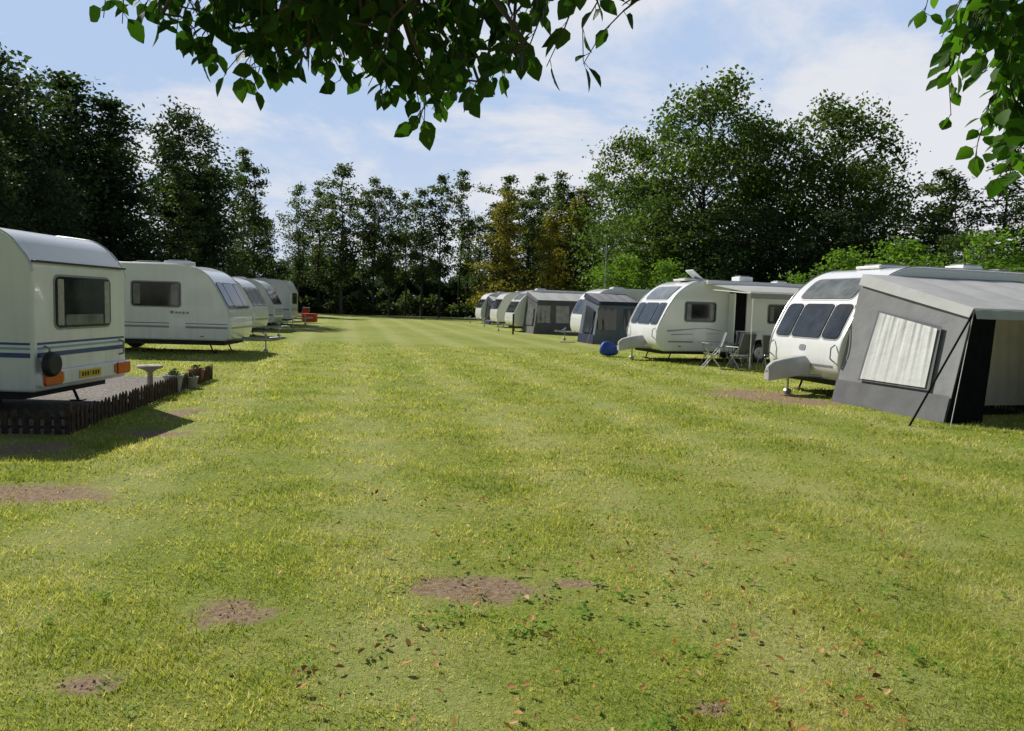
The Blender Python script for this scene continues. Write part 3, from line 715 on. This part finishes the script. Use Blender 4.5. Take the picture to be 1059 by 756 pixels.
# ---------------------------------------------------------------- trees
def tubes_np(segs,ns=5):
    V=[];F=[]
    for (p0,p1,r0,r1) in segs:
        p0=Vector(p0);p1=Vector(p1);d=(p1-p0)
        if d.length<1e-5: continue
        d.normalize(); a=d.orthogonal().normalized(); b=d.cross(a); o=len(V)
        for p,r in((p0,r0),(p1,r1)):
            for i in range(ns):
                t=2*math.pi*i/ns; V.append(p+a*(r*math.cos(t))+b*(r*math.sin(t)))
        for i in range(ns): F.append((o+i,o+(i+1)%ns,o+ns+(i+1)%ns,o+ns+i))
    return np.array([tuple(v) for v in V]).reshape(-1,3),np.array(F).reshape(-1,4)
def quads(C,size,flat=.6):
    n=len(C); A=rdir(n,flat); B=np.cross(A,rdir(n)); B/=np.linalg.norm(B,axis=1)[:,None]+1e-9
    s=size*(.6+.8*rng.random(n))[:,None]
    V=np.stack([C-A*s,C+B*s*.55,C+A*s,C-B*s*.55],1)
    return V.reshape(-1,3),np.arange(4*n).reshape(-1,4)
def tree_mesh(name,kind,H,R,cb,ncl,npl,ls,lm,bark='bark',seed=1,nst=1):
    random.seed(seed)
    segs=[];cents=[];sig=[]
    for stm in range(nst):
        ox=random.uniform(-1,1)*R*.35*(nst>1); oy=random.uniform(-1,1)*R*.35*(nst>1)
        k=9; tp=[Vector((ox*.5,oy*.5,-.05))]
        th=H*(.96 if kind!='broad' else .86)
        for i in range(1,k+1): tp.append(Vector((ox+random.gauss(0,.012)*H*(i/k),oy+random.gauss(0,.012)*H*(i/k),th*i/k)))
        r0=H*.015*(1 if kind!='slender' else .75)
        for i in range(k): segs.append((tp[i],tp[i+1],r0*(1-i/k*.93),r0*(1-(i+1)/k*.93)))
        def trunk(z):
            f=max(0,min(.999,z/th))*k; i=int(f); return tp[i].lerp(tp[i+1],f-i)
        ph=[random.uniform(0,6.28) for _ in range(4)]
        for c in range(ncl//nst):
            t=random.random()
            if kind=='conifer': t=t**1.3; env=R*(1-t)**.85*(.85+.3*random.random())+.15
            elif kind=='slender': env=R*(math.sin(math.pi*min(1,(t*.86+.1)))**.7)*(.55+.6*random.random())
            else: env=R*math.sin(math.pi*(t*.83+.12))**.55
            a=random.uniform(0,6.283)
            env*=1+.17*math.sin(2*a+ph[0]+3*t)+.15*math.sin(3*a+ph[1]-5*t)+.12*math.sin(9*t+ph[2])
            q=random.random()**.45 if kind!='conifer' else random.random()**.6
            z=H*(cb+(1-cb)*t)
            base=trunk(z-env*q*(.5 if kind!='conifer' else -.12))
            tr=trunk(z); p=Vector((tr.x+env*q*math.cos(a),tr.y+env*q*math.sin(a),z+(-.12*env*q if kind=='conifer' else 0)))
            mid=base.lerp(p,.5)+Vector((0,0,.07*env))
            rb=max(.012,r0*.32*(1-.6*t))
            segs+= [(base,mid,rb,rb*.6),(mid,p,rb*.6,rb*.15)]
            cents.append(p); sig.append((.12*R+.22)*(.6+.8*random.random())*(1-.35*t))
    C=[]
    for p,s in zip(cents,sig):
        nn_=int(npl*(s/(.12*R+.22))**1.5)+8
        sh=np.array([s,s,s*(.55 if kind!='conifer' else .35)])
        C.append(rng.normal(size=(nn_,3))*sh+np.array(p))
    C=np.concatenate(C)
    C=C[C[:,2]>.15]
    Vt,Ft=tubes_np(segs); Vl,Fl=quads(C,ls)
    V=np.concatenate([Vt,Vl]); F=np.concatenate([Ft,Fl+len(Vt)]); mi=np.r_[np.zeros(len(Ft)),np.ones(len(Fl))]
    return npmesh(name,V,F,[M[bark],M[lm]],mi)
T={}
T['broadA']=tree_mesh('broad_tree_a','broad',17,6.0,.12,200,110,.17,'lf_mid',seed=11)
T['broadB']=tree_mesh('broad_tree_b','broad',16,6.2,.10,200,110,.17,'lf_mid',seed=12)
T['broadD']=tree_mesh('broad_tree_d','broad',13,4.8,.08,160,105,.15,'lf_dark',seed=13)
T['broadE']=tree_mesh('broad_tree_e','broad',12,3.8,.16,110,95,.14,'lf_mid',seed=14)
T['conA']=tree_mesh('conifer_a','conifer',14,3.6,.05,200,95,.13,'lf_dark',seed=21)
T['conB']=tree_mesh('conifer_b','slender',14,4.0,.10,130,105,.14,'lf_dark',seed=22)
T['slA']=tree_mesh('slender_a','slender',15,2.2,.24,80,75,.14,'lf_far','barkl',seed=31)
T['slB']=tree_mesh('slender_b','slender',14,1.9,.30,66,70,.14,'lf_far','bark',seed=32)
T['slC']=tree_mesh('slender_c','conifer',15,2.3,.22,75,70,.13,'lf_far','bark',seed=33)
T['slD']=tree_mesh('slender_d','slender',13,2.8,.18,85,80,.15,'lf_dark','bark',seed=34)
T['yel']=tree_mesh('larch_a','conifer',14,3.4,.12,140,85,.14,'lf_yel','bark',seed=41)
T['bri']=tree_mesh('bright_tree','broad',6,2.4,.05,80,90,.1,'lf_bright','bark',seed=51)
def put(k,name,x,y,h=None,r=0,wide=1.):
    base={'broadA':17,'broadB':16,'broadD':13,'broadE':12,'conA':14,'conB':14,'slA':15,'slB':14,'slC':15,'slD':13,'yel':14,'bri':6}[k]
    s=(h or base)/base; obj(name,T[k],None,(x,y,0),random.uniform(0,6.28),(s*wide,s*wide,s))
random.seed(5)
for k,x,y,h,w in [('conB',-27.5,37,14.4,1.1),('broadD',-24.6,35.5,11.6,1.),('broadD',-31,42,14,1.1),('conA',-25.0,41.5,13.4,1.2),('conA',-22.7,42,12.4,1.15),('conB',-25.0,46,10.6,.9),('conB',-28.5,49,12.0,1.),('broadD',-33,54,12,1.),('broadD',-21.5,33,7,1.),('conA',-19.3,27.5,7.4,1.0),('conA',-21.5,28.5,8.2,1.),('slC',-20.6,46,9.5,1.3),('conA',-26.6,33,13.2,1.1)]:
    put(k,'conifer_tree' if k[0]=='c' else ('pine_tree' if k=='slC' else 'dark_oak_tree'),x,y,h,0,w)
put('conB','conifer_tree',-22.2,50,13.6,0,.95); put('conB','conifer_tree',-20.8,51.5,10.2,0,.9); put('conA','conifer_tree',-23.8,52,12.5,0,1.)
xs=-31.5
i=0
while xs<5:
    k=random.choice(['slA','slB','slC','slA','slB','slB'])
    yy=84+random.uniform(-3,3)- (10 if xs<-25 else 0)
    put(k,'pine_tree' if k=='slC' else 'alder_tree',xs,yy,random.uniform(12.6,16.6)+(-1 if i%3==0 else 0),0,random.uniform(.8,1.1))
    xs+=random.uniform(1.4,2.2); i+=1
for q in range(9):
    k=random.choice(['slD','slC','slA']); put(k,'alder_tree',-36+q*4.9+random.uniform(-1,1),93+random.uniform(-2,2),random.uniform(9.5,12.5),0,1.1)
put('yel','larch_tree',-1.0,74,12.6,0,1.); put('yel','larch_tree',6.4,73,13,0,1.); put('yel','larch_tree',3.2,71,10.5,0,.9)
for k,x,y,h in [('slB',1.4,78,13.5),('slC',4.4,76,15),('slA',7.8,73,14.5),('slB',5.6,75,13),('broadE',10,69,13)]: put(k,'alder_tree',x,y,h,0,1.1)
for k,x,y,h,w in [('broadB',9.9,60,15.0,.78),('broadA',14.0,56,18.0,.9),('broadB',19.0,58,16.0,.85),('broadA',22.8,53,16.2,.88),('broadB',26.0,57,13,.75),('broadD',15,50,8.5,1.1),('broadD',20,47,8,1.2),('broadE',11,54,9.5,1.1),('broadE',25,46,8,1.2)]:
    put(k,'oak_tree',x,y,h,0,w)
for k,x,y,h,w in [('slA',27.4,47,10.4,1.2),('conB',29.0,43,8.4,.9),('slC',29.9,46,12.0,1.2),('broadE',33.5,46,8.0,1.0),('slB',25.4,45,10.4,1.1),('broadE',36,48,8,1.1),('broadE',24,40,6,1.)]:
    put(k,'hedgerow_tree',x,y,h,0,w)
for x,y,h in [(14.5,27.5,4.3),(17,27,4.6),(19.5,26.5,4.4),(22,27,5),(24.5,27,4.7),(12.6,29,4.0),(7.2,50,5),(9.5,48,4.6)]:
    put('bri','laurel_bush',x,y,h,0,1.1)
def hedge(name,pts,hgt,thk,dens,ls,mat):
    C=[];segs=[]
    for (a,b) in zip(pts[:-1],pts[1:]):
        a=np.array(a,float);b=np.array(b,float);L=np.linalg.norm(b-a); n=int(L*dens)
        t=rng.random(n)
        lump=.72+.28*np.sin(t*L*.9)+.18*np.sin(t*L*2.3+1)
        z=rng.random(n)**.8*hgt*lump; off=rng.normal(size=n)*thk*(1-.4*z/hgt)
        d=(b-a)/L; nr=np.array([-d[1],d[0]])
        P=a+np.outer(t*L,d)+np.outer(off,nr); C.append(np.c_[P,z])
        for k in range(int(L/.9)):
            q=a+d*(k*.9+random.random()*.5); segs.append(((q[0],q[1],0),(q[0]+random.gauss(0,.3),q[1]+random.gauss(0,.3),hgt*.8),.05,.015))
    C=np.concatenate(C); C=C+.12*rng.normal(size=C.shape); C[:,2]=np.abs(C[:,2])
    Vt,Ft=tubes_np(segs); Vl,Fl=quads(C,ls)
    me=npmesh(name,np.concatenate([Vt,Vl]),np.concatenate([Ft,Fl+len(Vt)]),[M['bark'],M[mat]],np.r_[np.zeros(len(Ft)),np.ones(len(Fl))]); obj(name,me)
hedge('undergrowth_hedge',[(-36,92),(-10,95),(14,88)],4.6,1.1,520,.26,'lf_dark')
hedge('undergrowth_hedge',[(-34,82),(-12,88.5),(8,83)],2.4,1.0,330,.2,'lf_far')
hedge('boundary_hedge',[(-20,24),(-19.5,38),(-22,56),(-31,80)],3.2,.9,480,.14,'lf_dark')
hedge('boundary_hedge',[(6,76),(13,60),(16,46),(19,34),(26,29),(40,26)],3.6,.9,480,.14,'lf_mid')
hedge('distant_treeline',[(-90,118),(-30,125),(40,125),(110,105)],8,3.0,260,.55,'lf_dark')

# ---------------------------------------------------------------- overhanging trees (trunks stand behind the photographer)
def near_tree(name,trunk,tips,extra,seed,lm):
    random.seed(seed)
    segs=[];C=[];U=[];LN=[]
    tx,ty=trunk; top=Vector((tx,ty,3.6))
    segs+= [((tx,ty,-.05),(tx+.04,ty+.05,1.8),.17,.14),((tx+.04,ty+.05,1.8),top,.14,.1)]
    hubs=[]
    for hb_ in extra:
        hb_=Vector(hb_); mid=top.lerp(hb_,.5)+Vector((0,0,.3)); segs+=[(top,mid,.06,.04),(mid,hb_,.04,.02)]; hubs.append(hb_)
    for (sx,sy,sz,ex,ey,ez,dn) in tips:
        s=Vector((sx,sy,sz)); e=Vector((ex,ey,ez)); hbn=min(hubs,key=lambda h:(h-s).length)
        segs.append((hbn,s,.010,.006))
        L=(e-s).length; k=max(3,int(L/.075)); prev=s
        for i in range(1,k+1):
            t=i/k; p=s.lerp(e,t)+Vector((random.gauss(0,.012),random.gauss(0,.012),.05*math.sin(math.pi*t))); segs.append((prev,p,.0035*(1-t)+.0018,.0035*(1-t)+.0014))
            for q in range(dn):
                d=(p-prev).normalized(); side=Vector((random.gauss(0,1),random.gauss(0,1),random.gauss(-.1,.6))).normalized()
                u=(d*.4+side*.9+Vector((0,0,-.5))).normalized(); pet=p.lerp(prev,random.random()); c=pet+u*.022
                segs.append((pet,c,.0012,.001)); C.append(c); U.append(u); LN.append(random.uniform(.055,.088))
            prev=p
    for hb_ in hubs:
        for i in range(320):  # unseen leaf canopy, added above the view to shade the twigs below
            p=hb_+Vector((random.gauss(0,.34),random.gauss(0,.28),abs(random.gauss(.25,.3))))
            C.append(p); U.append(Vector((random.gauss(0,1),random.gauss(0,1),random.gauss(-.4,.5))).normalized()); LN.append(random.uniform(.06,.09))
    C=np.array([tuple(c) for c in C]);U=np.array([tuple(c) for c in U]);LN=np.array(LN)
    root=empty(name,(0,0,0))
    V,F=tubes_np(segs,6); obj('trunk_and_branches',npmesh('wood',V,F,[M['bark']],smooth=True),root)
    W=rdir(len(C))*.8+np.array([0,-.35,.5])
    obj('leaves',leaves_mesh('leaves',C,U,W,LN,LN*.68,[M[lm]],fold=.12,curl=.12),root)
env=[(-1.36,2.47),(-1.25,2.42),(-1.12,2.42),(-1.0,2.33),(-.86,2.24),(-.7,2.32),(-.58,2.31),(-.44,2.22),(-.30,2.15),(-.18,2.22),(-.05,2.29),(.1,2.34),(.24,2.39)]
random.seed(3)
def ev(x):
    x=max(-1.359,min(.239,x))
    for (a,za),(b,zb) in zip(env[:-1],env[1:]):
        if a<=x<=b: return za+(zb-za)*(x-a)/(b-a)
    return 2.45
def tip(x,lift,dy,sx,up,dn):
    y=2.45+dy; k=y/2.4; z=1.65+(ev(x)+.03-1.65+lift)*k
    return (x*k+sx,y+random.uniform(-.15,.15),z+up,x*k,y,z,dn)
tips=[]
for i in range(22):
    x=-1.30+1.54*i/21+random.uniform(-.03,.03); tips.append(tip(x,random.uniform(0,.05),random.uniform(-.1,.2),random.uniform(-.05,.25),random.uniform(.22,.34),2))
for i in range(100):
    x=max(-.98,min(.06,random.gauss(-.42,.28))); tips.append(tip(x,random.uniform(.04,.38),random.uniform(-.1,.6),random.uniform(-.25,.25),random.uniform(.1,.25),3))
for i in range(26):
    x=random.uniform(-1.3,-.7); tips.append(tip(x,random.uniform(.06,.3),random.uniform(-.1,.4),random.uniform(.1,.3),random.uniform(.05,.2),2))
near_tree('overhanging_tree',(-1.3,-2.2),tips,[(-1.0,2.9,3.35),(-.5,3.0,3.4),(0,3.0,3.45),(-.6,2.2,3.2)],3,'lf_near')
tips=[]
for i in range(60):
    x=random.uniform(1.48,2.3); y=2.5+random.uniform(-.1,.4); z=1.99+ .42*max(0,min(1,(1.70-x)/.14))+random.uniform(0,1)**1.5*.55
    tips.append((x+random.uniform(.0,.3),y,z+.34,x,y,z+.03,3))
for i in range(9):
    x=1.38+i*.03; tips.append((x+.25,2.6,2.95,x,2.5,2.50+random.uniform(-.05,.08),2))
near_tree('overhanging_tree',(3.2,-1.6),tips,[(1.9,2.9,3.45),(2.5,2.6,3.4)],9,'lf_near2')

# ---------------------------------------------------------------- sky, sun, camera
SD=Vector((-.71,.70,0)).normalized(); el=rad(38)
sd=Vector((SD.x*math.cos(el),SD.y*math.cos(el),math.sin(el)))
w=bpy.data.worlds.new('World'); sc.world=w; w.use_nodes=True; nt=w.node_tree; nt.nodes.clear()
out=nn(nt,'ShaderNodeOutputWorld'); bg=nn(nt,'ShaderNodeBackground'); bg.inputs[1].default_value=.05
sky=nn(nt,'ShaderNodeTexSky',sky_type='NISHITA'); sky.sun_disc=False; sky.sun_elevation=el; sky.sun_rotation=math.atan2(SD.x,SD.y)%(2*math.pi)
sky.air_density=1.0; sky.dust_density=.4; sky.ozone_density=1.2
tc=nn(nt,'ShaderNodeTexCoord'); sp=nn(nt,'ShaderNodeSeparateXYZ'); nt.links.new(tc.outputs['Generated'],sp.inputs[0])
zz=math_('ADD',math_('MAXIMUM',sp.outputs['Z'],0.0),.22)
cb=nn(nt,'ShaderNodeCombineXYZ'); nt.links.new(math_('DIVIDE',sp.outputs['X'],zz),cb.inputs[0]); nt.links.new(math_('DIVIDE',sp.outputs['Y'],zz),cb.inputs[1])
n1=noise(1.15,9,.6,cb.outputs[0]); n1.inputs['Distortion'].default_value=.3
n2=noise(.45,3,.5,cb.outputs[0])
dens=math_('ADD',math_('MULTIPLY',n1.outputs['Fac'],.7),math_('MULTIPLY',n2.outputs['Fac'],.3))
dens=math_('ADD',dens,math_('MULTIPLY',sp.outputs['X'],.09))
cl=mrange(sp.outputs['Z'],.62,.44,.02,.97)
cl=math_('MULTIPLY',cl,mrange(sp.outputs['Y'],.05,.5,.06,1))  # cloud cover shaped to fade overhead and behind camera, cutting fill light
ccol=mixc(mrange(dens,.44,.56),(9.4,12.2,17.0),(16.0,16.3,17.3))
ccol=mixc(mrange(sp.outputs['Z'],.26,.02,0,.5),ccol,(16.4,16.8,17.6))
res=mixc(cl,sky.outputs[0],ccol)
nt.links.new(res,bg.inputs[0]); nt.links.new(bg.outputs[0],out.inputs[0])
sl=bpy.data.lights.new('sun','SUN'); sl.energy=5.0; sl.angle=rad(.5); sl.color=(1,.96,.88)
so=bpy.data.objects.new('sun',sl); COL.objects.link(so); so.rotation_euler=sd.to_track_quat('Z','Y').to_euler(); so.location=(-20,20,30)
cam=bpy.data.cameras.new('camera'); co=bpy.data.objects.new('camera',cam); COL.objects.link(co)
cam.sensor_width=36; cam.lens=26.0; cam.clip_end=2000; cam.clip_start=.05
co.matrix_world=Matrix.Translation((0,0,1.65))@Matrix.Rotation(rad(90-4.71),4,'X')@Matrix.Rotation(rad(1.7),4,'Z')
sc.camera=co
